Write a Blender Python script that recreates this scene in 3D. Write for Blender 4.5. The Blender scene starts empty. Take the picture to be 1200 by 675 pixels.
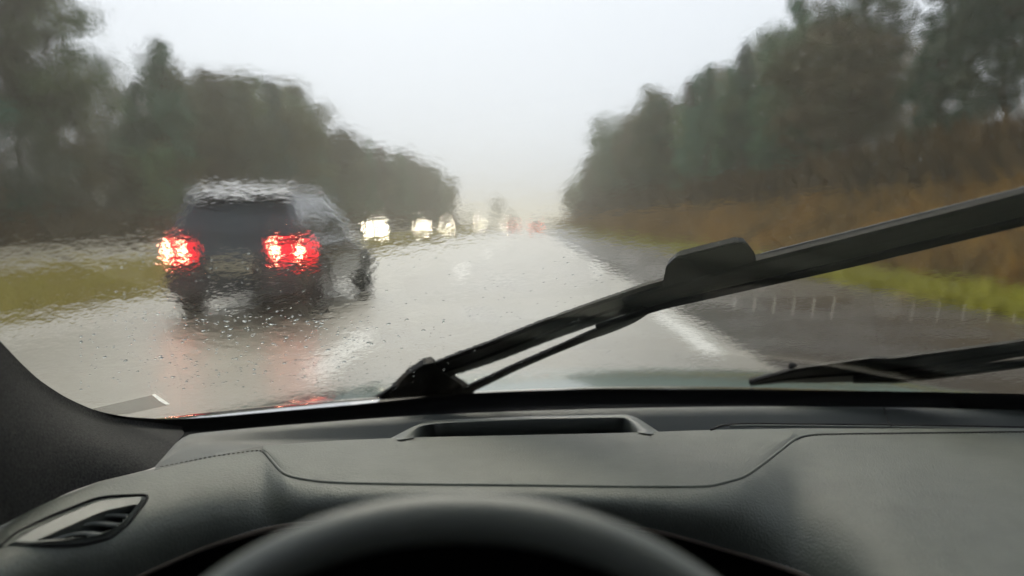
import bpy, bmesh, math, random
import numpy as np
from mathutils import Vector, Matrix
random.seed(7); rng = np.random.default_rng(7)
S = bpy.context.scene
COL = S.collection
R = math.radians

# ------------------------------------------------------------------ camera
F_PX, CX, CY = 920.0, 600.0, 337.5          # photograph: 1200 x 675
CAM = Vector((0, 0, 1.2))
PITCH = math.atan((337.5 - 262) / F_PX); YAW = math.atan(22 / F_PX)
cam_d = bpy.data.cameras.new('camera'); cam = bpy.data.objects.new('camera', cam_d); COL.objects.link(cam)
cam.location = CAM; cam.rotation_euler = (math.pi / 2 - PITCH, 0, YAW)
cam_d.sensor_width = 36; cam_d.lens = 36 * F_PX / 1200
cam_d.clip_start = 0.02; cam_d.clip_end = 8000
cam_d.dof.use_dof = True; cam_d.dof.focus_distance = 0.93; cam_d.dof.aperture_fstop = 2.3
S.camera = cam
ROT = cam.rotation_euler.to_matrix()
def ray(px, py): return (ROT @ Vector(((px - CX) / F_PX, (CY - py) / F_PX, -1))).normalized()

# ------------------------------------------------------------------ sky, sun, exposure
SUN_EL, SUN_AZ = R(52), R(-12)
w = bpy.data.worlds.new('World'); S.world = w; w.use_nodes = True
nt = w.node_tree; nt.nodes.clear()
sky = nt.nodes.new('ShaderNodeTexSky'); sky.sky_type = 'NISHITA'; sky.sun_disc = False
sky.sun_elevation = SUN_EL; sky.sun_rotation = SUN_AZ; sky.air_density = 1.0; sky.dust_density = 6.0; sky.ozone_density = 1.0
hs = nt.nodes.new('ShaderNodeHueSaturation'); hs.inputs['Saturation'].default_value = 0.22
mx = nt.nodes.new('ShaderNodeMix'); mx.data_type = 'RGBA'; mx.inputs['Factor'].default_value = 0.72
mx.inputs['B'].default_value = (6.9, 7.6, 9.4, 1)      # even rain cloud over the clear-sky model
bg = nt.nodes.new('ShaderNodeBackground'); bg.inputs['Strength'].default_value = 0.1
wo = nt.nodes.new('ShaderNodeOutputWorld')
nt.links.new(sky.outputs[0], hs.inputs['Color']); nt.links.new(hs.outputs[0], mx.inputs['A'])
nt.links.new(mx.outputs['Result'], bg.inputs['Color']); nt.links.new(bg.outputs[0], wo.inputs['Surface'])
sd = bpy.data.lights.new('sun', 'SUN'); sd.energy = 1.5; sd.angle = R(50); sd.color = (1, .92, .78)
sun = bpy.data.objects.new('sun', sd); COL.objects.link(sun)
sv = Vector((math.sin(SUN_AZ) * math.cos(SUN_EL), math.cos(SUN_AZ) * math.cos(SUN_EL), math.sin(SUN_EL)))
sun.rotation_euler = sv.to_track_quat('Z', 'Y').to_euler(); sun.location = (0, 0, 60)
S.view_settings.view_transform = 'Standard'; S.view_settings.look = 'None'
S.view_settings.exposure = 0.45; S.view_settings.gamma = 1
S.render.engine = 'CYCLES'
cy = S.cycles
cy.use_denoising = True; cy.max_bounces = 10; cy.transmission_bounces = 8; cy.diffuse_bounces = 2; cy.glossy_bounces = 3
cy.transparent_max_bounces = 8; cy.volume_bounces = 1; cy.sample_clamp_indirect = 60; cy.use_adaptive_sampling = True; cy.adaptive_threshold = .02; cy.blur_glossy = 0.3
cy.caustics_refractive = True; cy.caustics_reflective = False

# ------------------------------------------------------------------ material helpers
MATS = {}
def mat(name, col, rough=.6, metal=0, spec=.5, noise=None, bump=None, coat=0, emit=None, coord='Object', rough_noise=None, trans=0, ior=1.45):
    """noise=(scale, colour2, detail), bump=(scale, strength, distance)"""
    if name in MATS: return MATS[name]
    m = bpy.data.materials.new(name); m.use_nodes = True; t = m.node_tree
    b = t.nodes['Principled BSDF']
    b.inputs['Base Color'].default_value = (*col, 1); b.inputs['Roughness'].default_value = rough
    b.inputs['Metallic'].default_value = metal; b.inputs['Specular IOR Level'].default_value = spec
    b.inputs['Coat Weight'].default_value = coat; b.inputs['Coat Roughness'].default_value = .06
    b.inputs['Transmission Weight'].default_value = trans; b.inputs['IOR'].default_value = ior
    tc = t.nodes.new('ShaderNodeTexCoord')
    def nz(scale, det=6, rgh=.6):
        n = t.nodes.new('ShaderNodeTexNoise'); n.inputs['Scale'].default_value = scale
        n.inputs['Detail'].default_value = det; n.inputs['Roughness'].default_value = rgh
        t.links.new(tc.outputs[coord], n.inputs['Vector']); return n
    if noise:
        n = nz(noise[0], noise[2] if len(noise) > 2 else 6)
        mr = t.nodes.new('ShaderNodeMapRange'); mr.inputs[1].default_value = .3; mr.inputs[2].default_value = .7
        t.links.new(n.outputs['Fac'], mr.inputs[0])
        x = t.nodes.new('ShaderNodeMix'); x.data_type = 'RGBA'
        x.inputs['A'].default_value = (*col, 1); x.inputs['B'].default_value = (*noise[1], 1)
        t.links.new(mr.outputs[0], x.inputs['Factor']); t.links.new(x.outputs['Result'], b.inputs['Base Color'])
    if rough_noise:
        n = nz(rough_noise[0], 4); mr = t.nodes.new('ShaderNodeMapRange')
        mr.inputs[1].default_value = .35; mr.inputs[2].default_value = .65
        mr.inputs[3].default_value = rough_noise[1]; mr.inputs[4].default_value = rough_noise[2]
        t.links.new(n.outputs['Fac'], mr.inputs[0]); t.links.new(mr.outputs[0], b.inputs['Roughness'])
    if bump:
        n = nz(bump[0], 3); bm_ = t.nodes.new('ShaderNodeBump')
        bm_.inputs['Strength'].default_value = bump[1]; bm_.inputs['Distance'].default_value = bump[2]
        t.links.new(n.outputs['Fac'], bm_.inputs['Height']); t.links.new(bm_.outputs[0], b.inputs['Normal'])
    if emit:
        b.inputs['Emission Color'].default_value = (*emit[0], 1); b.inputs['Emission Strength'].default_value = emit[1]
    MATS[name] = m
    return m

def leafmat(name, c1, c2, scale=.5):
    m = mat(name, c1, .7, spec=.2, noise=(scale, c2, 3))
    t = m.node_tree; b = t.nodes['Principled BSDF']        # every tree its own shade
    oi = t.nodes.new('ShaderNodeObjectInfo'); h = t.nodes.new('ShaderNodeHueSaturation')
    src = b.inputs['Base Color'].links[0].from_socket
    for k, (lo, hi) in enumerate(((.455,.545),(.9,1.5),(.55,1.75))):
        mr_ = t.nodes.new('ShaderNodeMapRange'); mr_.inputs[3].default_value = lo; mr_.inputs[4].default_value = hi
        fr = t.nodes.new('ShaderNodeMath'); fr.operation = 'MULTIPLY'; fr.inputs[1].default_value = (1, 7.31, 3.77)[k]
        f2_ = t.nodes.new('ShaderNodeMath'); f2_.operation = 'FRACT'
        t.links.new(oi.outputs['Random'], fr.inputs[0]); t.links.new(fr.outputs[0], f2_.inputs[0]); t.links.new(f2_.outputs[0], mr_.inputs[0])
        t.links.new(mr_.outputs[0], h.inputs[('Hue','Saturation','Value')[k]])
    t.links.new(src, h.inputs['Color']); t.links.new(h.outputs[0], b.inputs['Base Color'])
    return m

# ------------------------------------------------------------------ object helpers
def link(name, me, m=None, parent=None, smooth=False, **props):
    o = bpy.data.objects.new(name, me); COL.objects.link(o)
    if m is not None and not me.materials: me.materials.append(m)
    if smooth:
        for p in me.polygons: p.use_smooth = True
    if parent: o.parent = parent
    for k, v in props.items(): o[k] = v
    return o
def pydata(name, v, f):
    me = bpy.data.meshes.new(name); me.from_pydata([tuple(p) for p in v], [], f); me.update(); return me
def empty(name, loc=(0, 0, 0), rz=0, **props):
    o = bpy.data.objects.new(name, None); COL.objects.link(o); o.location = loc; o.rotation_euler = (0, 0, rz)
    o.empty_display_size = .2
    for k, v in props.items(): o[k] = v
    return o
def from_bm(name, bm, m, parent=None, smooth=False, **props):
    bmesh.ops.recalc_face_normals(bm, faces=bm.faces)
    me = bpy.data.meshes.new(name); bm.to_mesh(me); bm.free()
    return link(name, me, m, parent, smooth, **props)
def box(bm, x0, x1, y0, y1, z0, z1):
    v = [bm.verts.new(p) for p in ((x0,y0,z0),(x1,y0,z0),(x1,y1,z0),(x0,y1,z0),(x0,y0,z1),(x1,y0,z1),(x1,y1,z1),(x0,y1,z1))]
    for f in ((0,3,2,1),(4,5,6,7),(0,1,5,4),(1,2,6,5),(2,3,7,6),(3,0,4,7)): bm.faces.new([v[i] for i in f])
    return v
def bevel(bm, off, seg=2):
    bmesh.ops.bevel(bm, geom=list(bm.edges), offset=off, segments=seg, affect='EDGES', profile=.5)
def grid_mesh(name, rows, keep=None):
    nr, nc = len(rows), len(rows[0])
    v = [p for r_ in rows for p in r_]
    f = []
    for i in range(nr - 1):
        for j in range(nc - 1):
            if keep and not keep(i, j): continue
            f.append((i*nc+j, i*nc+j+1, (i+1)*nc+j+1, (i+1)*nc+j))
    return pydata(name, v, f)
def tube_bm(bm, pts, rad, n=8, cap=True):
    """tube through 3-D points, rad a number or list"""
    pts = [Vector(p) for p in pts]; rings = []
    up = Vector((0, 0, 1))
    for i, p in enumerate(pts):
        d = (pts[min(i+1, len(pts)-1)] - pts[max(i-1, 0)]).normalized()
        a = d.cross(up)
        if a.length < .05: a = d.cross(Vector((1, 0, 0)))
        a.normalize(); b = a.cross(d).normalized()
        r_ = rad[i] if hasattr(rad, '__len__') else rad
        rings.append([bm.verts.new(p + (a*math.cos(k*2*math.pi/n) + b*math.sin(k*2*math.pi/n))*r_) for k in range(n)])
    for q in range(len(rings)-1):
        for k in range(n):
            bm.faces.new((rings[q][k], rings[q][(k+1) % n], rings[q+1][(k+1) % n], rings[q+1][k]))
    if cap:
        bm.faces.new(rings[0]); bm.faces.new(list(reversed(rings[-1])))
def interp(poly, x):
    """piecewise linear y(x) through (x, y) points"""
    return float(np.interp(x, [p[0] for p in poly], [p[1] for p in poly]))
def resample(poly, n, smooth=3, dim=None):
    a = np.array(poly, float); d = np.r_[0, np.cumsum(np.linalg.norm(np.diff(a[:, :2], axis=0), axis=1))]
    t = np.linspace(0, d[-1], n); o = np.stack([np.interp(t, d, a[:, k]) for k in range(a.shape[1])], 1)
    for _ in range(smooth): o[1:-1] = .25*o[:-2] + .5*o[1:-1] + .25*o[2:]
    return o
def on_plane(px, py, z):
    d = ray(px, py); t = (z - CAM.z) / d.z
    return CAM + d*t

# ------------------------------------------------------------------ ground, roads
H_ROAD = 0.0
def ground_z(x, y):
    """terrain height: flat road strip, shallow median dip, rising bank on the right, slight rise on the left"""
    if x < -24.5: return min(1.2, (-24.5 - x)*.12) - .03
    if x < -14.2 and x > -24.5: return -.06
    if x < -6.4: return -.05 - .25*math.sin((x+6.4)/(-7.8)*math.pi)
    if x < 6.2: return -.06
    if x < 8.0: return -.04 + (x-6.2)*.04
    if x < 13: return .03 + 2.3*(0.5-0.5*math.cos((x-8)/5*math.pi))
    return 2.33 + min((x-13)*.05, 1.5)
xs = [-1500,-600,-250,-120,-80,-60,-48,-40,-34,-30,-27,-24.6,-24.4,-23,-20,-17,-14.3,-14.1,-13,-12,-11,-10,-9,-8,-7,-6.45,-6.35,-3,0,3,6.15,6.25,7,8,8.6,9.2,9.8,10.4,11,11.6,12.2,13,15,18,24,34,50,90,200,600,1500]
ys = [-40,-20,-10,-5,0] + list(range(4, 140, 4)) + list(range(140, 400, 15)) + [450,550,700,900,1200,1700]
rows = [[(x, y, ground_z(x, y) + (random.uniform(-.05,.05) if (x < -24.6 or x > 8) else 0)) for x in xs] for y in ys]
m_ground = mat('wet_turf', (.16,.14,.035), .85, spec=.2, noise=(.35,(.17,.10,.032),8), bump=(6,.6,.05))
link('ground', grid_mesh('ground', rows), m_ground, smooth=True, kind='structure')

m_road = mat('wet_asphalt', (.15,.133,.092), .4, spec=.6, noise=(1.2,(.20,.18,.128),8), rough_noise=(.55,.25,.5), bump=(6,.05,.006), coat=1.0)
def strip(name, x0, x1, y0, y1, z, m, parent=None, **k):
    n = 24; rows = [[(x, y0+(y1-y0)*(i/n)**2, z) for x in (x0, x1)] for i in range(n+1)]
    return link(name, grid_mesh(name, rows), m, parent, **k)
road = strip('road', -6.4, 6.2, -30, 1500, 0, m_road, kind='structure')
m_shoulder = mat('reflection_dark_asphalt', (.055,.048,.04), .3, spec=.5, noise=(1.5,(.08,.07,.058),8), rough_noise=(.7,.16,.36), bump=(6,.05,.006))  # darker base colour paints in the dark reflection over this wet strip
strip('shoulder', 2.05, 6.2, -30, 1500, .004, m_shoulder, kind='structure')
opp = strip('opposite_road', -24.2, -14.4, -30, 1500, 0, m_road, kind='structure')
m_line = mat('road_paint', (.84,.83,.76), .4, noise=(9,(.74,.73,.67),6), coat=1.0)
m_line.node_tree.nodes['Principled BSDF'].inputs['Coat Roughness'].default_value = .3
def paint(x0, x1, y0, y1, parent, name): 
    return link(name, pydata(name, [(x0,y0,.004),(x1,y0,.004),(x1,y1,.004),(x0,y1,.004)], [(0,1,2,3)]), m_line, parent)
paint(1.61, 1.82, 7.2, 10.8, road, 'lane_dash')
for k in range(1, 14): paint(1.61, 1.82, 7.2+12*k, 10.8+12*k, road, 'lane_dash')
y = 6.1
for k in range(14): paint(-1.86, -1.64, y + 12*k, y + 2.35 + (12*k > 0)*1.6 + 12*k, road, 'lane_dash')
paint(-5.6, -5.45, -10, 600, road, 'edge_line')
paint(-14.95, -14.8, -10, 600, opp, 'edge_line'); paint(-23.6, -23.45, -10, 600, opp, 'edge_line')
for k in range(16): paint(-19.3, -19.18, 4+12*k, 8+12*k, opp, 'lane_dash')

m_road.node_tree.nodes['Principled BSDF'].inputs['Coat Roughness'].default_value = .40
m_road.node_tree.nodes['Principled BSDF'].inputs['Coat IOR'].default_value = 1.4
# ------------------------------------------------------------------ grass and bracken (uncountable)
def tufts(name, n, place, hgt, wid, m, label, cat, parent=None):
    v = []; f = []
    for _ in range(n):
        x, y = place(); z = ground_z(x, y) - .02
        s = max(1, y/40)**.5
        for b in range(3):
            a = random.uniform(0, 6.28); h = random.uniform(*hgt)*s; wd = random.uniform(*wid)*s
            dx, dy = math.cos(a)*wd, math.sin(a)*wd; ox, oy = random.gauss(0, .12)*s, random.gauss(0, .12)*s
            lx, ly = random.gauss(0, .35)*h, random.gauss(0, .35)*h
            i = len(v)
            v += [(x+ox-dx, y+oy-dy, z), (x+ox+dx, y+oy+dy, z), (x+ox+lx, y+oy+ly, z+h)]; f.append((i, i+1, i+2))
    link(name, pydata(name, v, f), m, kind='stuff', label=label, category=cat)
def ydist(a, b): return a + (b-a)*random.random()**2
m_grass_l = mat('median_grass', (.37,.35,.085), .7, spec=.2, noise=(.25,(.40,.31,.085),4))
m_grass_r = mat('verge_grass', (.40,.38,.035), .7, spec=.2, noise=(.3,(.30,.28,.035),4))
m_brack = mat('bracken', (.42,.235,.045), .75, spec=.15, noise=(.4,(.13,.085,.028),7))
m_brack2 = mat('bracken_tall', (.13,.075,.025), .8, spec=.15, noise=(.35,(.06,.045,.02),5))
tufts('median_grass', 16000, lambda: (random.uniform(-14.0,-6.5), ydist(3,190)), (.10,.3), (.03,.07), m_grass_l, 'yellowish green wet grass on the median left of the road', 'grass')
tufts('verge_grass', 9000, lambda: (random.uniform(6.3,8.6), ydist(4,220)), (.12,.28), (.03,.07), m_grass_r, 'bright yellow green grass strip along the right shoulder', 'grass')
tufts('bank_bracken', 14000, lambda: (random.uniform(8.3,13.5), ydist(5,240)), (.3,.75), (.08,.2), m_brack, 'rusty brown bracken covering the right roadside bank', 'bracken')
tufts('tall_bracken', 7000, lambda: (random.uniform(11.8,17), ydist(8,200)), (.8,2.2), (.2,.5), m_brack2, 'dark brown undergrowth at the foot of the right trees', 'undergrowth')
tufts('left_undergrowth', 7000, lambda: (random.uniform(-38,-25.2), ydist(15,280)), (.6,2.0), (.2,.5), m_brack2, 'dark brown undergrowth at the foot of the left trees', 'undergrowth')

# ------------------------------------------------------------------ trees
def crown_mesh(name, kind, seed):
    g = np.random.default_rng(seed); H = 1.0
    cen = []; rad = []
    if kind == 'pine':
        for _ in range(60):
            z = g.uniform(.38, .97); rr = .16*math.sin(min(1, (1.02-z)/.55)*math.pi*.5)*g.uniform(.3, 1.15)
            a = g.uniform(0, 6.28); cen.append((rr*math.cos(a), rr*math.sin(a), z)); rad.append(g.uniform(.028, .06))
        n_per, size = 95, .013
    elif kind == 'spruce':
        for _ in range(95):
            z = g.uniform(.06, .99); rr = .17*(1.0-z)**.8*g.uniform(.35, 1.1)
            a = g.uniform(0, 6.28); cen.append((rr*math.cos(a), rr*math.sin(a), z)); rad.append(.014+.04*(1-z))
        n_per, size = 65, .013
    else:  # broad
        for _ in range(75):
            d = g.normal(size=3); d /= np.linalg.norm(d); q = g.uniform(.45, 1)
            cen.append((d[0]*.24*q, d[1]*.24*q, .58+d[2]*.37*q)); rad.append(g.uniform(.04, .08))
        n_per, size = 80, .013
    cen = np.array(cen); rad = np.array(rad)
    c = np.repeat(cen, n_per, 0); r_ = np.repeat(rad, n_per)
    n = len(c)
    p = c + g.normal(size=(n, 3))*r_[:, None]*np.array([.62, .62, .42])
    a = g.normal(size=(n, 3)); a /= np.linalg.norm(a, axis=1)[:, None]
    b = np.cross(a, g.normal(size=(n, 3))); b /= np.linalg.norm(b, axis=1)[:, None]
    s = size*g.uniform(.5, 1.25, n)[:, None]
    v = np.stack([p - a*s, p + b*s*.6, p + a*s, p - b*s*.6], 1).reshape(-1, 3)
    f = [(4*i, 4*i+1, 4*i+2, 4*i+3) for i in range(n)]
    return pydata(name, v.tolist(), f), cen
def trunk_mesh(name, kind, cen, seed):
    g = random.Random(seed); bm = bmesh.new()
    top = .95 if kind != 'broad' else .7
    pts = [(g.gauss(0,.004)*i, g.gauss(0,.004)*i, -.03 + (top+.03)*i/7) for i in range(8)]
    tube_bm(bm, pts, [.017*(1-i/7.6)**.8 + .002 for i in range(8)], 7)
    for c in cen[:: (4 if kind != 'spruce' else 6)]:
        z0 = max(.1, c[2] - .06); k = min(6, int((z0+.03)/(top+.03)*7)); q = pts[k]
        tube_bm(bm, [(q[0], q[1], z0), ((q[0]+c[0])*.5, (q[1]+c[1])*.5, (z0+c[2])*.5+.01), tuple(c)], [.006, .004, .0015], 4)
    bmesh.ops.recalc_face_normals(bm, faces=bm.faces)
    me = bpy.data.meshes.new(name); bm.to_mesh(me); bm.free(); return me
m_bark = mat('bark', (.05,.036,.026), .9, spec=.15, noise=(9,(.09,.05,.03),6), bump=(30,.5,.02))
m_fol = {'pine': leafmat('pine_needles', (.062,.098,.058), (.115,.112,.062), 6),
         'spruce': leafmat('spruce_needles', (.048,.10,.068), (.08,.125,.078), 6),
         'broad': leafmat('wet_leaves', (.066,.13,.086), (.12,.125,.066), 5),
         'brown': leafmat('browned_leaves', (.11,.08,.042), (.08,.085,.042), 5)}
PROTO = {}
for kind in ('pine', 'spruce', 'broad', 'brown'):
    PROTO[kind] = []
    for s in range(3):
        k2 = 'broad' if kind == 'brown' else kind
        cm, cen = crown_mesh(kind+'_crown', k2, 11*s+len(kind)); cm.materials.append(m_fol[kind])
        tm = trunk_mesh(kind+'_trunk', k2, cen, s); tm.materials.append(m_bark)
        PROTO[kind].append((cm, tm))
def tree(kind, x, y, h, label, group, wid=1.0):
    cm, tm = random.choice(PROTO[kind])
    nm = {'pine':'pine_tree','spruce':'spruce_tree','broad':'broadleaf_tree','brown':'broadleaf_tree'}[kind]
    e = empty(nm, (x, y, ground_z(x, y)), random.uniform(0, 6.28), label=label, category='tree', group=group)
    e.scale = (h*wid, h*wid, h)
    link('crown', cm, None, e); link('trunk', tm, None, e)
    return e
def px_tree(kind, px, top, X, label, group, wid=1.0):
    Y = abs(X)*F_PX/abs(px-622); h = 1.2 + (262-top)/F_PX*Y - ground_z(X, Y)
    return tree(kind, X, Y, h, label, group, wid)
GL, GR = 'tree line left of the opposite carriageway', 'tree line above the right bank'
# skyline of the left wood, from the photograph
SK_L = [(-150,-120),(0,-60),(60,-40),(95,-15),(112,20),(128,62),(150,66),(170,60),(190,52),(210,64),(250,62),(270,70),(292,70),(320,78),(345,92),(364,128),(400,150),(430,165),(470,180),(510,196),(530,214)]
px_tree('pine', 66, -45, -27.5, 'tall dark pine rising out of the picture at the left edge', GL, 1.15)
px_tree('pine', 16, -30, -29, 'pine at the left edge of the photo with bright sky gaps in its crown', GL, 1.1)
px_tree('spruce', 190, 50, -27, 'pointed spruce standing out of the left tree line above the SUV', GL, 1.5)
px_tree('broad', 345, 88, -27.5, 'rounded tree at the step in the left tree line above the SUV roof', GL, .9)
px_tree('broad', 524, 200, -27.5, 'hazy last tree where the left wood ends above the headlights', GL, .9)
y = 33.0
while y < 262:
    X = -27.3 - random.uniform(0, 2); px = 622 + X*F_PX/y; top = interp(SK_L, px)
    k = random.choice(['pine','spruce','spruce','pine','broad','brown'])
    h = 1.2 + (262-top)/F_PX*y - ground_z(X, y)
    if px > 105 or px < -5: tree(k, X, y, h*random.uniform(.86, 1.05), 'dark blurred tree in the front row of the left wood', GL, random.uniform(1.0, 1.35))
    y += random.uniform(3.4, 6.2)
y = 26.0
while y < 120:
    X = -25.9 - random.uniform(0, 1.5)
    tree(random.choice(['brown','broad']), X, y, random.uniform(4.5, 7.5), 'low brownish bush tree at the edge of the left wood', GL, random.uniform(1.2, 1.6))
    y += random.uniform(3, 5)
y = 30.0
while y < 250:
    X = -33 - random.uniform(0, 9); px = 622 + X*F_PX/y; top = interp(SK_L, px)
    k = random.choice(['pine','spruce','broad','brown'])
    h = 1.2 + (262-top)/F_PX*y - ground_z(X, y)
    if px < 90 and random.random() < .55:
        y += random.uniform(3.6, 6.5); continue
    tree(k, X, y, h*random.uniform(.75, .97), 'shaded tree deeper inside the left wood', GL, random.uniform(1, 1.4))
    y += random.uniform(3.6, 6.5)
SK_R = [(640,236),(662,226),(672,212),(690,188),(708,155),(722,126),(745,108),(775,95),(812,90),(830,76),(852,62),(868,54),(885,40),(903,24),(925,0),(960,-20),(1200,-120),(1500,-250)]
px_tree('spruce', 925, -8, 15, 'green conifer with a feathery top beside the sky gap on the right', GR, 1.0)
px_tree('spruce', 866, 54, 14, 'small pointed conifer top on the edge of the right tree line', GR, 1.0)
px_tree('pine', 995, -70, 15.5, 'reddish trunked pine right of the sky gap at the top edge', GR, 1.1)
px_tree('broad', 722, 122, 14.5, 'bushy green tree bulging over the road from the right wood', GR, 1.0)
px_tree('broad', 676, 206, 14.5, 'hazy last tree where the right wood ends beside the road', GR, 1.0)
y = 13.0
while y < 290:
    X = 14.2 + random.uniform(-.6, 1.6); px = 622 + X*F_PX/y; top = interp(SK_R, px)
    k = random.choice(['broad','broad','spruce','pine','brown'])
    h = min(1.2 + (262-top)/F_PX*y, 19) - ground_z(X, y)
    tree(k, X, y, h*random.uniform(.84, 1.0), 'dark blurred tree in the front row of the right wood', GR, random.uniform(.9, 1.25))
    y += random.uniform(2.8, 5.2) * (1 if y < 120 else 1.4)
y = 12.0
while y < 240:
    X = 19 + random.uniform(0, 9); px = 622 + X*F_PX/y; top = interp(SK_R, px)
    k = random.choice(['pine','spruce','broad','brown'])
    h = min(1.2 + (262-top)/F_PX*y, 20) - ground_z(X, y)
    tree(k, X, y, h*random.uniform(.7, .97), 'shaded tree deeper inside the right wood', GR, random.uniform(1, 1.4))
    y += random.uniform(3.2, 5.8)
for px, top, X, lab in ((583,228,-19,'pale round tree fading in the mist at the end of the road'), (600,246,-14,'faint low tree top in the mist above the vanishing road'),
                        (552,246,-44,'misty tree standing beyond the end of the left wood')):
    Y = 520; X = (px-622)/F_PX*Y
    tree('broad', X, Y, 1.2+(262-top)/F_PX*Y-ground_z(X, Y), lab, 'misty trees far down the road', 1.0)

# ------------------------------------------------------------------ vehicles
m_black = mat('black_plastic', (.018,.018,.019), .5)
m_tyre = mat('tyre_rubber', (.022,.022,.022), .75)
m_rim = mat('alloy', (.45,.45,.46), .3, metal=1)
m_glass_d = mat('tinted_car_glass', (.012,.016,.018), .06, spec=.6, coat=.4)
m_plate = mat('number_plate', (.34,.29,.19), .5)
m_lens = mat('red_lens', (.35,.01,.012), .2)
m_tail = mat('lit_tail_lamp', (.5,.02,.02), .3, emit=((1,.004,.022), 1.7))
m_tailc = mat('lit_brake_bulb', (.8,.4,.3), .3, emit=((1,.42,.26), 34))
m_tailfar = mat('lit_tail_lamp_far', (.5,.05,.02), .3, emit=((1,.16,.05), 5))
m_head = mat('lit_headlamp', (.9,.9,.85), .3, emit=((1,.90,.72), 110))
m_headoff = mat('headlamp_glass', (.4,.42,.44), .15)
def subsurf(o, n=2):
    md = o.modifiers.new('subdivision', 'SUBSURF'); md.levels = n; md.render_levels = n
def make_vehicle(name, loc, rz, label, paint_m, group=None, tail=None, head=None, core=None, suv=True, size=(1,1,1)):
    e = empty(name, loc, rz, label=label, category='SUV' if suv else 'car')
    if group: e['group'] = group
    e.scale = size
    H = 1.66 if suv else 1.46
    zs = .30 if suv else .22; belt = 1.03 if suv else .90
    st = [(0.0,.74,.90),(.05,.86,.96),(.45,.93,1.0),(1.2,.945,1.0),(2.3,.945,.99),(3.2,.94,.97),(3.6,.92,.92),(4.3,.86,.84),(4.58,.74,.78),(4.63,.62,.72)]
    rows = []
    for (yy, hw, bf) in st:
        b = belt*bf; i0 = .06 if yy > .3 and yy < 4.3 else .0
        pr = [(hw-.10, zs), (hw-.01, zs+.12), (hw, (zs+b)*.52), (hw-.015, b-.10), (hw-.07, b), (hw*.5, b+.015), (0, b+.02)]
        ring = [(-x, yy, z) for x, z in pr] + [(x, yy, z) for x, z in reversed(pr[:-1])]
        rows.append(ring)
    me = grid_mesh('body', rows); bm = bmesh.new(); bm.from_mesh(me); n = len(rows[0])
    bm.verts.ensure_lookup_table()
    bm.faces.new([bm.verts[k] for k in range(n)]); bm.faces.new([bm.verts[(len(rows)-1)*n+k] for k in reversed(range(n))])
    bpy.data.meshes.remove(me)
    body = from_bm('body', bm, paint_m, e, True); subsurf(body, 2)
    # greenhouse
    zb, zt = belt-.02, H
    yb0, yb1, yt0, yt1 = (.05, 3.45, .34, 2.25) if suv else (.35, 3.5, 1.0, 2.3)
    wb, wt = .86, .62
    def gh(y0b, y1b, y0t, y1t, wb_, wt_, zb_, zt_):
        return [(-wb_,y0b,zb_),(wb_,y0b,zb_),(wb_*.96,y1b,zb_),(-wb_*.96,y1b,zb_),(-wt_,y0t,zt_-.03),(wt_,y0t,zt_-.03),(wt_,y1t,zt_-.02),(-wt_,y1t,zt_-.02)]
    bm = bmesh.new(); vs = [bm.verts.new(p) for p in gh(yb0,yb1,yt0,yt1,wb,wt,zb,zt)]
    for f in ((4,5,6,7),(0,1,5,4),(1,2,6,5),(2,3,7,6),(3,0,4,7),(3,2,1,0)): bm.faces.new([vs[i] for i in f])
    bevel(bm, .06, 3)
    from_bm('roof', bm, paint_m, e, True)
    G = [Vector(p) for p in gh(yb0,yb1,yt0,yt1,wb,wt,zb,zt)]
    def pane(nm, a, b, c, d, u0, u1, v0, v1, off=.006):
        """pane on quad a(b l) b(b r) c(t r) d(t l)"""
        def P(u, v): return (a*(1-u)+b*u)*(1-v) + (d*(1-u)+c*u)*v
        nrm = (b-a).cross(d-a).normalized()
        q = [P(u0,v0), P(u1,v0), P(u1,v1), P(u0,v1)]
        bm = bmesh.new(); lo = [bm.verts.new(p - nrm*.01) for p in q]; hi = [bm.verts.new(p + nrm*off) for p in q]
        bm.faces.new(hi); bm.faces.new(list(reversed(lo)))
        for k in range(4): bm.faces.new((lo[k], lo[(k+1)%4], hi[(k+1)%4], hi[k]))
        return from_bm(nm, bm, m_glass_d, e)
    pane('rear_window', G[0], G[1], G[5], G[4], .09, .91, .16, .80)
    pane('windscreen', G[2], G[3], G[7], G[6], .07, .93, .08, .93)
    for (a, b, c, d) in ((G[1], G[2], G[6], G[5]), (G[3], G[0], G[4], G[7])):
        for (u0, u1) in ((.06,.24),(.27,.52),(.55,.84)):
            if a is G[3]: u0, u1 = 1-u1, 1-u0
            pane('side_window', a, b, c, d, u0, u1, .12, .86)
    if suv:
        bm = bmesh.new(); vv = box(bm, -.63, .63, .12, .75, H-.13, H-.09)
        for v_ in vv[2:4]+vv[6:8]: v_.co.z += .13; v_.co.x *= .97
        bevel(bm, .015); from_bm('spoiler', bm, paint_m, e)
        for s in (-1, 1):
            bm = bmesh.new(); tube_bm(bm, [(s*.60,.5,H-.02),(s*.61,.62,H+.03),(s*.61,1.9,H+.035),(s*.60,2.05,H-.01)], .017, 6)
            from_bm('roof_rail', bm, m_rim, e, True)
    bm = bmesh.new(); box(bm, -.84, .84, -.07, .22, zs-.02, zs+.28); bevel(bm, .05, 2); from_bm('rear_bumper', bm, m_black, e)
    bm = bmesh.new(); box(bm, -.80, .80, 4.45, 4.70, zs-.04, zs+.24); bevel(bm, .05, 2); from_bm('front_bumper', bm, m_black, e)
    bm = bmesh.new(); box(bm, -.45, .45, 4.60, 4.68, zs+.28, zs+.42); bevel(bm, .02, 1); from_bm('grille', bm, m_black, e)
    pz = belt-.35
    bm = bmesh.new(); box(bm, -.27, .27, -.03, .01, pz-.06, pz+.06); from_bm('number_plate', bm, m_plate, e)
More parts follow.
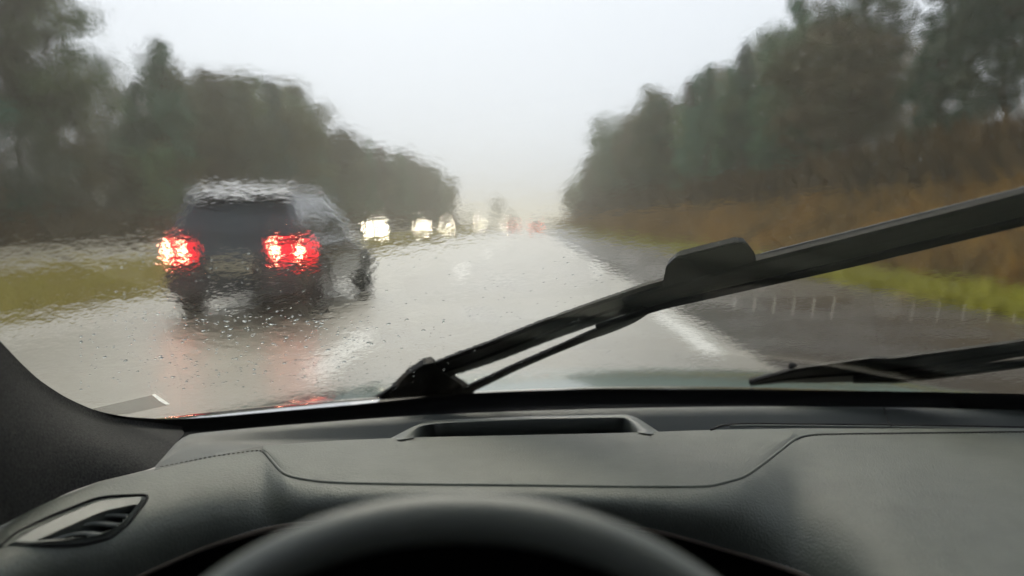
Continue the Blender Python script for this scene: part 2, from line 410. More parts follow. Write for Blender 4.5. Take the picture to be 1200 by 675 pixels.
    for s in (-1, 1):
        bm = bmesh.new()
        # tail lamp wraps round the rear corner
        z0, z1 = belt-.275, belt-.085
        pts = [(.47,-.030),(.62,-.035),(.80,.02),(.93,.17),(.955,.36)]
        lo = [bm.verts.new((s*x, yv, z0+.05*(k == 0))) for k, (x, yv) in enumerate(pts)]; hi = [bm.verts.new((s*x, yv, z1-.04*(k == 0))) for k, (x, yv) in enumerate(pts)]
        bl = [bm.verts.new((s*(x-.08), yv+.12, z0)) for x, yv in pts]; bh = [bm.verts.new((s*(x-.08), yv+.12, z1)) for x, yv in pts]
        for k in range(4):
            bm.faces.new((lo[k], lo[k+1], hi[k+1], hi[k])); bm.faces.new((hi[k], hi[k+1], bh[k+1], bh[k])); bm.faces.new((bl[k], bl[k+1], lo[k+1], lo[k]))
        for k in (0, 4): bm.faces.new((lo[k], hi[k], bh[k], bl[k]))
        tl = from_bm('tail_light', bm, tail or m_lens, e)
        if core:
            bm = bmesh.new(); box(bm, s*.72-.19, s*.72+.14, -.048, -.03, belt-.205, belt-.15)
            bmesh.ops.bevel(bm, geom=list(bm.edges), offset=.015, segments=2, affect='EDGES')
            for v in bm.verts: v.co.y += max(0, abs(v.co.x)-.62)*.42
            from_bm('brake_lamp', bm, core, tl)
        bm = bmesh.new(); box(bm, s*.66-.20, s*.66+.17, 4.42, 4.645, belt-.40, belt-.24); bevel(bm, .03, 2)
        from_bm('headlight', bm, head or m_headoff, e)
        bm = bmesh.new(); box(bm, s*1.0-.10, s*1.0+.10, 2.85, 2.97, belt+.0, belt+.15); bevel(bm, .035, 2); from_bm('door_mirror', bm, paint_m, e)
        for yw in (.82, 3.72):
            r_ = .36 if suv else .32
            wh = empty('wheel', (s*.85, yw, r_)); wh.parent = e
            bm = bmesh.new()
            prof = [(-.11,r_*.66),(-.115,r_*.9),(-.08,r_),(.08,r_),(.115,r_*.9),(.11,r_*.66)]
            rings = [[bm.verts.new((x, rr*math.cos(a*math.pi/12), rr*math.sin(a*math.pi/12))) for a in range(24)] for x, rr in prof]
            for q in range(5):
                for a in range(24): bm.faces.new((rings[q][a], rings[q][(a+1)%24], rings[q+1][(a+1)%24], rings[q+1][a]))
            from_bm('tyre', bm, m_tyre, wh, True)
            bm = bmesh.new()
            for k in range(5):
                a = k*2*math.pi/5; ca, sa = math.cos(a), math.sin(a)
                q = [(-.03,.03),(.03,.03),(.05,r_*.66),(-.05,r_*.66)]
                lo = [bm.verts.new((s*.085, u*ca - v_*sa, u*sa + v_*ca)) for u, v_ in q]; hi = [bm.verts.new((s*.10, u*ca - v_*sa, u*sa + v_*ca)) for u, v_ in q]
                bm.faces.new(hi); bm.faces.new(list(reversed(lo)))
                for j in range(4): bm.faces.new((lo[j], lo[(j+1)%4], hi[(j+1)%4], hi[j]))
            rr_ = []
            for rad_, xo in ((r_*.62,.104),(r_*.68,.104),(r_*.68,.02),(r_*.3,.0),(.0001,.0)):
                rr_.append([bm.verts.new((s*xo, rad_*math.cos(a*math.pi/12), rad_*math.sin(a*math.pi/12))) for a in range(24)])
            for q in range(4):
                for a in range(24): bm.faces.new((rr_[q][a], rr_[q][(a+1)%24], rr_[q+1][(a+1)%24], rr_[q+1][a]))
            from_bm('rim', bm, m_rim, wh)
            bm = bmesh.new()   # dark wheel arch
            A = [(math.cos(t*math.pi/12), math.sin(t*math.pi/12)) for t in range(13)]
            for (r0, r1) in ((r_*1.05, r_*1.22),):
                i0 = [bm.verts.new((s*.955, yw+c*r0, r_+d*r0)) for c, d in A]; i1 = [bm.verts.new((s*.955, yw+c*r1, r_+d*r1)) for c, d in A]
                j0 = [bm.verts.new((s*.72, yw+c*r0, r_+d*r0)) for c, d in A]; j1 = [bm.verts.new((s*.72, yw+c*r1, r_+d*r1)) for c, d in A]
                for t in range(12):
                    bm.faces.new((i0[t], i0[t+1], i1[t+1], i1[t])); bm.faces.new((i1[t], i1[t+1], j1[t+1], j1[t])); bm.faces.new((j0[t], j0[t+1], i0[t+1], i0[t]))
            from_bm('wheel_arch', bm, m_black, e)
    return e
p_dark = mat('dark_car_paint', (.022,.027,.03), .25, metal=.2, coat=.8)
p_grey = mat('grey_car_paint', (.16,.17,.18), .3, metal=.3, coat=.8)
p_white = mat('white_car_paint', (.6,.6,.6), .3, coat=.8)
p_blue = mat('blue_car_paint', (.04,.07,.12), .3, coat=.8)
make_vehicle('suv', (-3.74, 9.75, 0), 0, 'dark SUV with glowing red brake lights in the left lane', p_dark, tail=m_tail, core=m_tailc)
GO = 'oncoming cars with headlights on'
for px, Y, pm, sv_, lab in ((449,86,p_grey,False,'oncoming car with headlights on, nearest to the SUV'), (500,122,p_white,True,'oncoming car with headlights on, second in the queue right of the SUV'),
                       (528,160,p_blue,False,'oncoming car with bright headlights at the end of the left wood'), (564,250,p_grey,True,'oncoming car with faint headlights in the mist, left of the far tree'),
                       (591,400,p_grey,False,'oncoming car with small pale headlights below the misty far tree')):
    make_vehicle('oncoming_car', ((px-622)/F_PX*Y, Y, 0), math.pi, lab, pm, GO, head=m_head, suv=sv_)
GT = 'cars ahead with tail lights on'
make_vehicle('car', (.75, 118, 0), 0, 'misty car far ahead in our lane with orange tail lights', p_grey, GT, tail=m_tailfar, suv=False)
make_vehicle('car', (-3.4, 150, 0), 0, 'misty car far ahead in the left lane with faint tail lights', p_grey, GT, tail=m_tailfar, suv=False)

# ------------------------------------------------------------------ the car we sit in
XC, YB, ZB, KW, TH = .25, 1.24, .94, .387, R(30)
own = empty('car', (0, 0, 0), label='car we sit in, with black dashboard, wet windscreen, wipers and steering wheel', category='car')
def wY(x, z): return YB - KW*(x-XC)**2 - (z-ZB)/math.tan(TH)
def wP(px, py, off=0.0):
    d = ray(px, py); a, b = .05, 4.0
    for _ in range(50):
        t = (a+b)/2; p = CAM + d*t
        if p.y < wY(p.x, p.z): a = t
        else: b = t
    p = CAM + d*a
    return p + wN(p)*off
def wN(p): return Vector((2*KW*(p.x-XC), 1, 1/math.tan(TH))).normalized()      # outward

# glass
m = bpy.data.materials.new('wet_glass'); m.use_nodes = True; t = m.node_tree; t.nodes.clear()
out = t.nodes.new('ShaderNodeOutputMaterial'); gl = t.nodes.new('ShaderNodeBsdfGlass'); gl.inputs['IOR'].default_value = 1.32
gl.inputs['Roughness'].default_value = 0; gl.inputs['Color'].default_value = (.985,.985,.945,1)
t.links.new(gl.outputs[0], out.inputs['Surface'])
m_glass_in = m
m = bpy.data.materials.new('wet_glass_outside'); m.use_nodes = True; t = m.node_tree; t.nodes.clear()
out = t.nodes.new('ShaderNodeOutputMaterial'); gl = t.nodes.new('ShaderNodeBsdfGlass'); gl.inputs['IOR'].default_value = 1.32
gl.inputs['Roughness'].default_value = 0; gl.inputs['Color'].default_value = (.985,.985,.945,1)
tc = t.nodes.new('ShaderNodeTexCoord')
def vmap(scale):
    mp = t.nodes.new('ShaderNodeMapping'); mp.inputs['Scale'].default_value = scale; t.links.new(tc.outputs['Object'], mp.inputs['Vector']); return mp
def noise(scale, vec, det=2):
    n = t.nodes.new('ShaderNodeTexNoise'); n.inputs['Scale'].default_value = scale; n.inputs['Detail'].default_value = det
    t.links.new(vec.outputs[0], n.inputs['Vector']); return n
n1 = noise(85, vmap((1, .75, .75)), 2); n2 = noise(240, vmap((.6, 1, 1)), 2); n3 = noise(22, vmap((1, 1, 1)), 1)
def math_(op, a, b):
    q = t.nodes.new('ShaderNodeMath'); q.operation = op
    for k, v_ in enumerate((a, b)):
        if isinstance(v_, (int, float)): q.inputs[k].default_value = v_
        else: t.links.new(v_, q.inputs[k])
    return q.outputs[0]
hsum = math_('ADD', math_('MULTIPLY', n1.outputs['Fac'], .8), math_('MULTIPLY', n2.outputs['Fac'], .42))
hsum = math_('ADD', hsum, math_('MULTIPLY', n3.outputs['Fac'], 1.0))
# the film is thicker on the driver's left, thin right of the wiper's sweep
sep = t.nodes.new('ShaderNodeSeparateXYZ'); t.links.new(tc.outputs['Object'], sep.inputs[0])
mr = t.nodes.new('ShaderNodeMapRange'); mr.inputs[1].default_value = -.35; mr.inputs[2].default_value = .35; mr.inputs[3].default_value = 1.0; mr.inputs[4].default_value = .3
t.links.new(sep.outputs[0], mr.inputs[0])
bu = t.nodes.new('ShaderNodeBump'); bu.inputs['Strength'].default_value = 1.0; bu.inputs['Distance'].default_value = .00020
t.links.new(math_('MULTIPLY', hsum, mr.outputs[0]), bu.inputs['Height']); t.links.new(bu.outputs[0], gl.inputs['Normal'])
g2 = t.nodes.new('ShaderNodeBsdfGlass'); g2.inputs['IOR'].default_value = 1.32; g2.inputs['Roughness'].default_value = .22; g2.inputs['Color'].default_value = (.985,.985,.945,1)
ms = t.nodes.new('ShaderNodeMixShader'); ms.inputs[0].default_value = .045        # film of fine droplets that scatters the view
t.links.new(gl.outputs[0], ms.inputs[1]); t.links.new(g2.outputs[0], ms.inputs[2])
t.links.new(ms.outputs[0], out.inputs['Surface'])
m_glass_out = m
def glass_slab():
    nx, nz = 40, 24; vi = []; vo = []
    for j in range(nz+1):
        for i in range(nx+1):
            x = XC - .95 + 1.9*i/nx; z = .915 + (1.535-.915)*j/nz
            p = Vector((x, wY(x, z), z)); vi.append(p); vo.append(p + wN(p)*.005)
    n = len(vi); f = []; mi = []
    W_ = nx+1
    for j in range(nz):
        for i in range(nx):
            a = j*W_+i
            f.append((a, a+1, a+W_+1, a+W_)); mi.append(0)
            f.append((n+a+W_, n+a+W_+1, n+a+1, n+a)); mi.append(1)
    rim = [i for i in range(W_)] + [j*W_+nx for j in range(1, nz+1)] + [nz*W_+i for i in range(nx-1, -1, -1)] + [j*W_ for j in range(nz-1, 0, -1)]
    for k in range(len(rim)):
        a, b = rim[k], rim[(k+1) % len(rim)]; f.append((b, a, n+a, n+b)); mi.append(0)
    me = pydata('windscreen', vi+vo, f); me.materials.append(m_glass_in); me.materials.append(m_glass_out)
    for p, k in zip(me.polygons, mi): p.material_index = k
    o = link('windscreen', me, None, own, True)
    return o
screen = glass_slab()

m_trim = mat('black_trim', (.012,.012,.012), .7, spec=.3)
m_pillar = mat('pillar_cloth', (.022,.022,.022), .9, spec=.2, noise=(420,(.06,.06,.056),2), bump=(380,.6,.001))
m_dash = mat('dashboard_leather', (.066,.075,.061), .54, spec=.6, noise=(25,(.09,.10,.083),10), bump=(380,.8,.0010))
m_dash2 = mat('dashboard_channel', (.05,.057,.053), .5, spec=.45, bump=(420,.4,.0006))
m_thread = mat('stitch_thread', (.10,.10,.09), .7)
m_thread2 = mat('brown_piping', (.075,.06,.045), .7, bump=(300,.6,.001))
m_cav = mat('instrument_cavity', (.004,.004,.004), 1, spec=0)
m_lip = mat('vent_surround', (.09,.10,.088), .4, spec=.6)

# ---- dashboard curves traced from the photograph, set at the height of a dashboard
F1 = [(112,479),(126,483),(150,487),(200,490),(250,487),(330,480),(400,474),(460,468),(520,461),(600,457),(700,454),(900,455),(1100,458),(1300,462),(1450,468)]
F2 = [(182,546),(200,526),(215,509),(300,501),(400,493),(500,486),(600,482),(700,479),(800,477),(900,476),(1040,477),(1200,480),(1450,487)]
T = [(-140,684,.91),(-60,642,.918),(0,616,.925),(60,586,.928),(120,563,.93),(182,549,.932),(250,535,.933),(308,527,.934),(318,540,.934),(335,559,.934),(362,566,.934),(480,568,.935),(600,569,.935),(740,571,.935),(830,571,.934),(872,560,.934),(905,536,.934),(935,511,.934),(960,509,.934),(1040,508,.934),(1200,506,.934),(1450,509,.934)]
B = [(-60,790,.83),(0,770,.83),(60,730,.83),(110,702,.85),(172,672,.86),(240,642,.868),(310,622,.884),(325,619,.888),(350,615,.902),(400,609,.904),(500,604,.905),(600,604,.905),(720,612,.903),(785,626,.894),(850,645,.872),(890,657,.862),(935,672,.855),(975,690,.862),(1050,730,.888),(1220,760,.90),(1500,780,.90)]
# columns where T and B correspond
TC = [t_[0:3] for t_ in T]
NCOL = 260
Bc = B
def col_interp(A, n):
    """resample by index (so that T and B keep corresponding columns)"""
    a = np.array(A, float); return a
# pair T and B by arc parameter over shared knots
knT = [0,2,4,5,6,7,9,12,14,15,17,19,20,21]
knB = [0,1,3,4,5,6,8,11,13,14,16,18,19,20]
def seg_sample(A, kn, per):
    outp = []
    for a, b in zip(kn[:-1], kn[1:]):
        sub = np.array(A[a:b+1], float); d = np.r_[0, np.cumsum(np.linalg.norm(np.diff(sub[:, :2], axis=0), axis=1))]
        tt = np.linspace(0, d[-1], per, endpoint=False)
        outp.append(np.stack([np.interp(tt, d, sub[:, k]) for k in range(3)], 1))
    outp.append(np.array([A[kn[-1]]], float)); return np.concatenate(outp)
Tc = seg_sample(T, knT, 20); Bc = seg_sample(B, knB, 20)
for _ in range(10): Tc[1:-1] = .25*Tc[:-2]+.5*Tc[1:-1]+.25*Tc[2:]
for _ in range(40): Bc[1:-1] = .25*Bc[:-2]+.5*Bc[1:-1]+.25*Bc[2:]
NC = len(Tc)
dash = empty('dashboard'); dash.parent = own
# front of the dashboard (rolls down towards the driver)
def inpoly(x, y, P):
    c = False; j = len(P)-1
    for i in range(len(P)):
        if (P[i][1] > y) != (P[j][1] > y) and x < (P[j][0]-P[i][0])*(y-P[i][1])/(P[j][1]-P[i][1])+P[i][0]: c = not c
        j = i
    return c
VENT_IN = [(36,636),(70,621),(115,601),(128,597),(163,590),(140,616),(120,626),(90,631)]
VENT_OUT = [(-2,645),(20,626),(60,607),(110,587),(125,584),(176,582),(152,616),(132,633),(95,641)]
NR = 40
def front_pt(j, wv):
    px = Tc[j][0]*(1-wv)+Bc[j][0]*wv; py = Tc[j][1]*(1-wv)+Bc[j][1]*wv
    z = Tc[j][2] + (Bc[j][2]-Tc[j][2])*wv**1.7 
    return px, py, z
front = [[front_pt(j, i/NR) for j in range(NC)] for i in range(NR+1)]
def keepf(i, j):
    c = [front[i][j], front[i][j+1], front[i+1][j+1], front[i+1][j]]
    return not inpoly(sum(q[0] for q in c)/4, sum(q[1] for q in c)/4, VENT_IN)
link('front_pad', grid_mesh('front_pad', [[on_plane(*q) for q in r_] for r_ in front], keepf), m_dash, dash, True)
def front_z(px, py):
    best = min(((q[0]-px)**2+(q[1]-py)**2, q[2]) for r_ in front for q in r_); return best[1]
# cavity behind the wheel, below the front edge
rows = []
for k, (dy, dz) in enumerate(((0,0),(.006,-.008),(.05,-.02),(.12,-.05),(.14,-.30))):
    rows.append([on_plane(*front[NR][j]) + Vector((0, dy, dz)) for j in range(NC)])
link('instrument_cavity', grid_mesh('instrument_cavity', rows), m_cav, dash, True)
# top pad: crest R2 to T
R2 = [(308,522),(400,516),(470,513),(600,510),(700,508),(770,506),(840,503.5),(935,502),(1040,502),(1200,502),(1450,505)]
jl = int(np.argmin(abs(Tc[:, 0]-308) + (Tc[:, 1] > 535)*99)); cols = range(jl, NC)
rows = []
for k in range(9):
    u = k/8; r_ = []
    for j in cols:
        tx, ty, tz = Tc[j]; qx = max(308, tx) if tx < 935 else tx; qy = interp(R2, qx)
        zz = .934 + .003*math.sin(u*math.pi)*(1 if tx < 930 else .3)
        r_.append(on_plane(qx*(1-u)+tx*u, qy*(1-u)+ty*u, zz if 0 < k < 8 else (.934 if k == 0 else tz)))
    rows.append(r_)
link('top_pad', grid_mesh('top_pad', rows), m_dash, dash, True)
# channel behind the crest, up to the glass
L2 = [(182,549),(225,540),(308,522)] + R2[1:]
f2 = resample(F2, 140, 2); l2 = resample(L2, 140, 2)
def far_pt(px, py):
    g = wP(px, py); return on_plane(px, py, .929)
CHP = [(0,0),(.10,-.002),(.17,-.010),(.24,-.026),(.30,-.034),(.42,-.038),(.62,-.038),(.80,-.036),(.92,-.014),(1,0)]
rows = []
for u, dz in CHP + [(1.0, -9)]:
    r_ = []
    for j in range(140):
        a = on_plane(f2[j][0], f2[j][1], .929); b = on_plane(l2[j][0], l2[j][1], .9332)
        p = a*(1-u) + b*u
        if dz == -9: p += Vector((0, -.012, -.005))
        else: p.z += dz*min(1, j/40)
        r_.append(p)
    rows.append(r_)
CH = rows
link('defroster_channel', grid_mesh('defroster_channel', rows), m_dash2, dash, True)
# black shroud from dashboard edge to the glass
f1 = resample(F1, 140, 1); g1 = resample([(150,560)]+F2, 140, 1)
rows = [[wP(p[0], p[1], -.003) for p in f1], [wP(p[0], p[1]+10, -.012) for p in f1], [on_plane(p[0], p[1]+3, .922)+Vector((0,.02,0)) for p in resample(F2, 140, 1)], [on_plane(p[0], p[1]+6, .912) for p in resample(F2, 140, 1)]]
link('windscreen_shroud', grid_mesh('windscreen_shroud', rows), m_trim, own, True)
# frit: printed black edge on the inside of the glass
f1b = [[wP(p[0], p[1], -.002) for p in f1], [wP(p[0], p[1]+40, -.002) for p in f1]]
link('black_glass_edge', grid_mesh('black_glass_edge', f1b), m_trim, screen, True)

# pillar trim, left
P1 = [(-420,60),(-200,212),(-60,342),(0,397),(22,421),(45,443),(75,463),(105,477),(140,487),(180,491),(213,494)]
P2 = [(-420,760),(-220,740),(-120,675),(0,617),(40,597),(80,577),(120,563),(150,556),(180,549),(200,527),(216,508)]
p1 = resample(P1, 60, 2); p2 = np.array([[np.interp(k/59*10, range(11), [q[c] for q in P2]) for c in (0, 1)] for k in range(60)])
p1 = np.array([[np.interp(k/59*10, range(11), [q[c] for q in P1]) for c in (0, 1)] for k in range(60)])
for _ in range(3):
    p1[1:-1] = .25*p1[:-2]+.5*p1[1:-1]+.25*p1[2:]; p2[1:-1] = .25*p2[:-2]+.5*p2[1:-1]+.25*p2[2:]
rows = []
for k in range(10):
    u = k/9; r_ = []
    for j in range(60):
        a = wP(p1[j][0], p1[j][1], -.012); b = on_plane(p2[j][0], p2[j][1], .926 if j > 20 else .926-.0*(20-j))
        p = a*(1-u)+b*u; c = (CAM-p).normalized()
        r_.append(p + c*.03*math.sin(u*math.pi)*(1 if j < 45 else (59-j)/14))
    rows.append(r_)
rows.insert(0, [wP(p1[j][0], p1[j][1], -.002) for j in range(60)])
link('pillar_trim', grid_mesh('pillar_trim', rows), m_pillar, own, True)
e2 = [[wP(p1[j][0], p1[j][1], -.0025) for j in range(60)], [wP(p1[j][0]-6, p1[j][1]+22, -.0025) for j in range(60)]]
link('black_glass_edge', grid_mesh('black_glass_edge', e2), m_trim, screen, True)

# ---- seams and stitching
def seam(name, pts, rad, m, parent=dash):
    bm = bmesh.new(); tube_bm(bm, pts, rad, 6); return from_bm(name, bm, m, parent, True)
up = Vector((0, 0, 1))
ridge = [on_plane(Tc[j][0], Tc[j][1], Tc[j][2]) for j in range(NC)]
jr = int(np.argmin(abs(Tc[:, 0]-960)))
seam('hood_piping', [p + up*.0002 for p in ridge[jl:jr+1]], .0020, m_dash)
def stitches(name, pts, step, m, ln=.0028, r_=.0007, lift=.0008):
    bm = bmesh.new(); acc = 0; 
    for a, b in zip(pts[:-1], pts[1:]):
        d = (b-a); L = d.length
        if L < 1e-6: continue
        dn = d/L; t_ = (step - acc) if acc else 0
        while t_ < L:
            p = a + dn*t_ + up*lift; tube_bm(bm, [p, p+dn*ln], r_, 4); t_ += step
        acc = (acc + L) % step
    return from_bm(name, bm, m, dash, kind='stuff')
m_dthread = mat('dark_thread', (.012,.012,.012), .8)
stitches('stitching', [p + Vector((0,-.004,0)) for p in ridge[jr-6:]], .0052, m_dthread)
stitches('stitching', [p + Vector((0,-.001,0)) for p in ridge[int(np.argmin(abs(Tc[:jl,0]-190))):jl+4]], .0052, m_thread)
seam('pad_seam', [p + up*.0002 for p in ridge[jr-2:]], .0010, m_trim)
lower = [on_plane(*front[NR][j]) for j in range(NC)]
seam('brow_piping', [p + up*.001 for p in lower], .0032, m_thread2)
stitches('stitching', [p + up*.003 for p in lower], .0062, m_thread, .004, .0011)

# ---- side vent
def patch_poly(name, P, zfun, drop, m, parent):
    bm = bmesh.new(); vs = [bm.verts.new(on_plane(x, y, zfun(x, y)-drop)) for x, y in P]; bm.faces.new(vs); return from_bm(name, bm, m, parent)
vent = empty('side_vent'); vent.parent = dash
_Q = [q for r_ in front for q in r_ if -30 < q[0] < 200 and 570 < q[1] < 660]
_m = lambda x, y: (1, x/100, y/100-6, (x/100)**2, (x/100)*(y/100-6), (y/100-6)**2, (x/100)**3, (y/100-6)**3)
_c = np.linalg.lstsq(np.array([_m(q[0], q[1]) for q in _Q]), np.array([q[2] for q in _Q]), rcond=None)[0]
zc = lambda x, y: float(np.dot(_c, _m(x, y))) + .0015
bm = bmesh.new(); n = 60
vo = resample(VENT_OUT+[VENT_OUT[0]], n+1, 1)[:-1]; vi_ = resample(VENT_IN+[VENT_IN[0]], n+1, 1)[:-1]
a0 = [on_plane(x, y, zc(x, y)-.002) for x, y in vo]; a1 = [p*.5+q*.5 + Vector((0,-.001,.0045)) for p, q in zip(a0, [on_plane(x, y, zc(x, y)) for x, y in vi_])]
a2 = [on_plane(x, y, zc(x, y)+.001) for x, y in vi_]; a3 = [p + Vector((0,.02,-.022)) for p in a2]
rg = [[bm.verts.new(p) for p in r_] for r_ in (a0, a1, a2, a3)]
for q in range(3):
    for k in range(n): bm.faces.new((rg[q][k], rg[q][(k+1)%n], rg[q+1][(k+1)%n], rg[q+1][k]))
link_o = from_bm('vent_frame', bm, m_lip, dash); link_o.parent = vent
bm = bmesh.new(); bm.faces.new([bm.verts.new(p) for p in a3]); from_bm('vent_duct', bm, m_cav, vent)
bm = bmesh.new(); tube_bm(bm, [p + up*.0022 for p in a0 + a0[:1]], .0014, 6); from_bm('vent_groove', bm, m_trim, vent, True)
for pts in ([(58,632),(85,624),(108,625),(122,628)], [(85,617),(108,611),(125,614),(137,615)], [(112,604),(130,602),(150,604)]):
    bm = bmesh.new(); q = [on_plane(x, y, zc(x, y)-.002) for x, y in resample(pts, 10, 2)]
    lo = []; hi = []
    for p in q: hi.append((bm.verts.new(p), bm.verts.new(p+Vector((0,.016,-.004))))); lo.append((bm.verts.new(p-up*.0035), bm.verts.new(p+Vector((0,.016,-.0075)))))
    for k in range(9):
        bm.faces.new((hi[k][0], hi[k+1][0], hi[k+1][1], hi[k][1])); bm.faces.new((lo[k][0], lo[k+1][0], hi[k+1][0], hi[k][0])); bm.faces.new((lo[k][1], lo[k+1][1], lo[k+1][0], lo[k][0]))
    from_bm('vent_slat', bm, m_lip, vent, True)

# ---- defroster scoop in the middle of the crest
scoop = empty('defroster_vent'); scoop.parent = dash
SO = [(455,515),(474,505),(497,494),(520,492),(620,488),(735,485.5),(748,490),(775,508)]
SI = [(485,513),(488,503),(500,498),(520,496),(620,492),(731,489.5),(740,494),(749,507)]
so = resample(SO, 60, 1); si = resample(SI, 60, 1)
bm = bmesh.new()
ra = [bm.verts.new(on_plane(x, y, .930)) for x, y in so]
rb = [bm.verts.new(on_plane((x+u)/2, (y+v_)/2, .937)+Vector((0,-.004,0))) for (x, y), (u, v_) in zip(so, si)]
rc = [bm.verts.new(on_plane(x, y, .936)) for x, y in si]; rd = [bm.verts.new(on_plane(x, y, .936)+Vector((0,.03,-.03))) for x, y in si]
for A_, B_ in ((ra, rb), (rb, rc), (rc, rd)):
    for k in range(59): bm.faces.new((A_[k], A_[k+1], B_[k+1], B_[k]))
from_bm('vent_frame', bm, m_lip, scoop, True)
bm = bmesh.new()
dl = [on_plane(x, y, .936)+Vector((0,.03,-.03)) for x, y in si]
bm.faces.new([bm.verts.new(p) for p in dl])
q = [on_plane(485,513,.934), on_plane(749,507,.934)]
bm.faces.new([bm.verts.new(p) for p in (q[0], q[1], dl[-1], dl[0])]); from_bm('vent_duct', bm, m_cav, scoop)

# ---- raised trim tray on the passenger side
TR = [(833,504),(848,497.5),(880,496.5),(1040,498),(1190,500.5),(1300,503)]
tr = resample(TR, 60, 1)
seam('tray_edge', [on_plane(x, y, .9345) for x, y in tr], .0016, m_trim)
seam('tray_lip', [on_plane(x, y+2.2, .9335) for x, y in tr[3:]], .0016, m_lip)
bm = bmesh.new(); tube_bm(bm, [on_plane(x, y, z_) for x, y, z_ in ((1036,478,.93),(1038,486,.925),(1041,494,.929),(1044,499,.936))], .0011, 5); from_bm('panel_joint', bm, m_trim, dash)
# slotted passenger defroster and round sensor, lying in the channel (seen mirrored in the glass)
def mirror_hit(px, py, z):
    p = wP(px, py); d = ray(px, py); n_ = wN(p); r_ = d - n_*(2*d.dot(n_)); t_ = (z-p.z)/r_.z
    return p + r_*t_
ZD = .8965
m_rib = mat('pale_rib', (.75,.73,.66), .4); m_sens = mat('sensor_dome', (.30,.30,.27), .4); m_slot = mat('defroster_slot', (.01,.01,.01), .7); m_panel = mat('defroster_panel', (.17,.165,.15), .6)
def lay(name, P, z0, z1, m, parent):
    """flat piece whose mirror image in the glass covers the pixel outline P"""
    bm = bmesh.new(); hi = [mirror_hit(x, y, z1) for x, y in P]; lo = [p - up*(z1-z0) for p in hi]
    H_ = [bm.verts.new(p) for p in hi]; L_ = [bm.verts.new(p) for p in lo]
    bm.faces.new(H_); bm.faces.new(list(reversed(L_)))
    for k in range(len(P)): bm.faces.new((L_[k], L_[(k+1)%len(P)], H_[(k+1)%len(P)], H_[k]))
    return from_bm(name, bm, m, parent)
dv = empty('slotted_defroster'); dv.parent = dash
lay('vent_panel', [(818,386),(826,340),(1240,350),(1240,388)], ZD-.004, ZD, m_panel, dv)
for x0, x1, n_, yt, yb in ((857,996,6,350,376),(1066,1216,5,354,378)):
    lay('vent_slot', [(x0,yb),(x0+4,yt),(x1+2,yt),(x1,yb)], ZD, ZD+.001, m_slot, dv)
    for k in range(n_):
        xx = x0 + (x1-x0)*(k+.05)/n_
        lay('vent_rib', [(xx-1.2,yb),(xx+3.2,yt),(xx+5.6,yt),(xx+1.4,yb)], ZD, ZD+.003, m_rib, dv)
cc = [(1040+20*math.cos(k*math.pi/12), 357+21*math.sin(k*math.pi/12)) for k in range(24)]
lay('sensor_ring', cc, ZD, ZD+.004, m_slot, dv)
lay('sun_sensor', [(1040+(x-1040)*.9, 357+(y-357)*.9) for x, y in cc], ZD+.004, ZD+.0055, m_sens, dv)

# ---- steering wheel
wheel = empty('steering_wheel'); wheel.parent = own
YW, TAU, RW = .37, R(26), .183
topc = CAM + ray(545, 606)*(YW/ray(545, 600).y)
wdir = Vector((0, -math.sin(TAU), -math.cos(TAU)))          # down along the wheel plane
nrm = Vector((0, -math.cos(TAU), math.sin(TAU)))
cen = topc + wdir*RW
bm = bmesh.new(); NA, NM = 96, 16; rings = []
for a in range(NA):
    ph = a*2*math.pi/NA; c, s_ = math.cos(ph), math.sin(ph); n_ = 2.08
    k = (abs(c)**n_+abs(s_)**n_)**(-1/n_)
    rad = Vector((s_*k, 0, 0)) - wdir*(c*k); p = cen + rad*RW; rdn = rad.normalized()
    rings.append([bm.verts.new(p + rdn*(.0115*math.cos(b*2*math.pi/NM)) + nrm*(.0130*math.sin(b*2*math.pi/NM))) for b in range(NM)])
for a in range(NA):
    for b in range(NM): bm.faces.new((rings[a][b], rings[(a+1)%NA][b], rings[(a+1)%NA][(b+1)%NM], rings[a][(b+1)%NM]))
m_wheel = mat('wheel_leather', (.10,.11,.094), .38, spec=.7, bump=(500,.2,.0006))
from_bm('wheel_rim', bm, m_wheel, wheel, True)
bm = bmesh.new(); bmesh.ops.create_uvsphere(bm, u_segments=20, v_segments=12, radius=.07)
for v in bm.verts: v.co = cen + Vector((1,0,0))*v.co.x + wdir*v.co.y + nrm*(v.co.z*.45)
from_bm('airbag_hub', bm, m_trim, wheel, True)
for ang in (R(95), R(-95), R(180)):
    bm = bmesh.new(); d = Vector((math.sin(ang), 0, 0)) - wdir*math.cos(ang)
    tube_bm(bm, [cen + d*.05, cen + d*.12, cen + d*RW], [.02,.016,.013], 8); from_bm('wheel_spoke', bm, m_trim, wheel, True)

# ---- cabin shell: roof lining, doors, floor, rear wall (shade the dashboard as in a closed car)
xl, xr = XC-.80, XC+.80
bm = bmesh.new()
rows = []
for k in range(9):
    yy = .30 - k*.25; rows.append([Vector((x, wY(x, 1.525)+.0 if k == 0 else min(yy, wY(x,1.525)), 1.52 + (.04 if k else 0) - .09*((x-XC)/.7)**2*(1 if k else 0) - (.04*(k-6) if k > 6 else 0))) for x in np.linspace(xl+.06, xr-.06, 13)])
bm.free()
link('roof_lining', grid_mesh('roof_lining', rows), mat('roof_cloth', (.05,.05,.05), .9, bump=(600,.3,.001)), own, True)
bm = bmesh.new(); box(bm, xl-.06, xl-.02, -1.6, .80, .30, .93); from_bm('door', bm, m_trim, own)
bm = bmesh.new(); box(bm, xr+.06, xr+.10, -1.6, .80, .30, .93); from_bm('door', bm, m_trim, own)
bm = bmesh.new(); box(bm, xl-.02, xr+.06, -1.6, 1.2, .28, .32); from_bm('floor_pan', bm, m_trim, own)
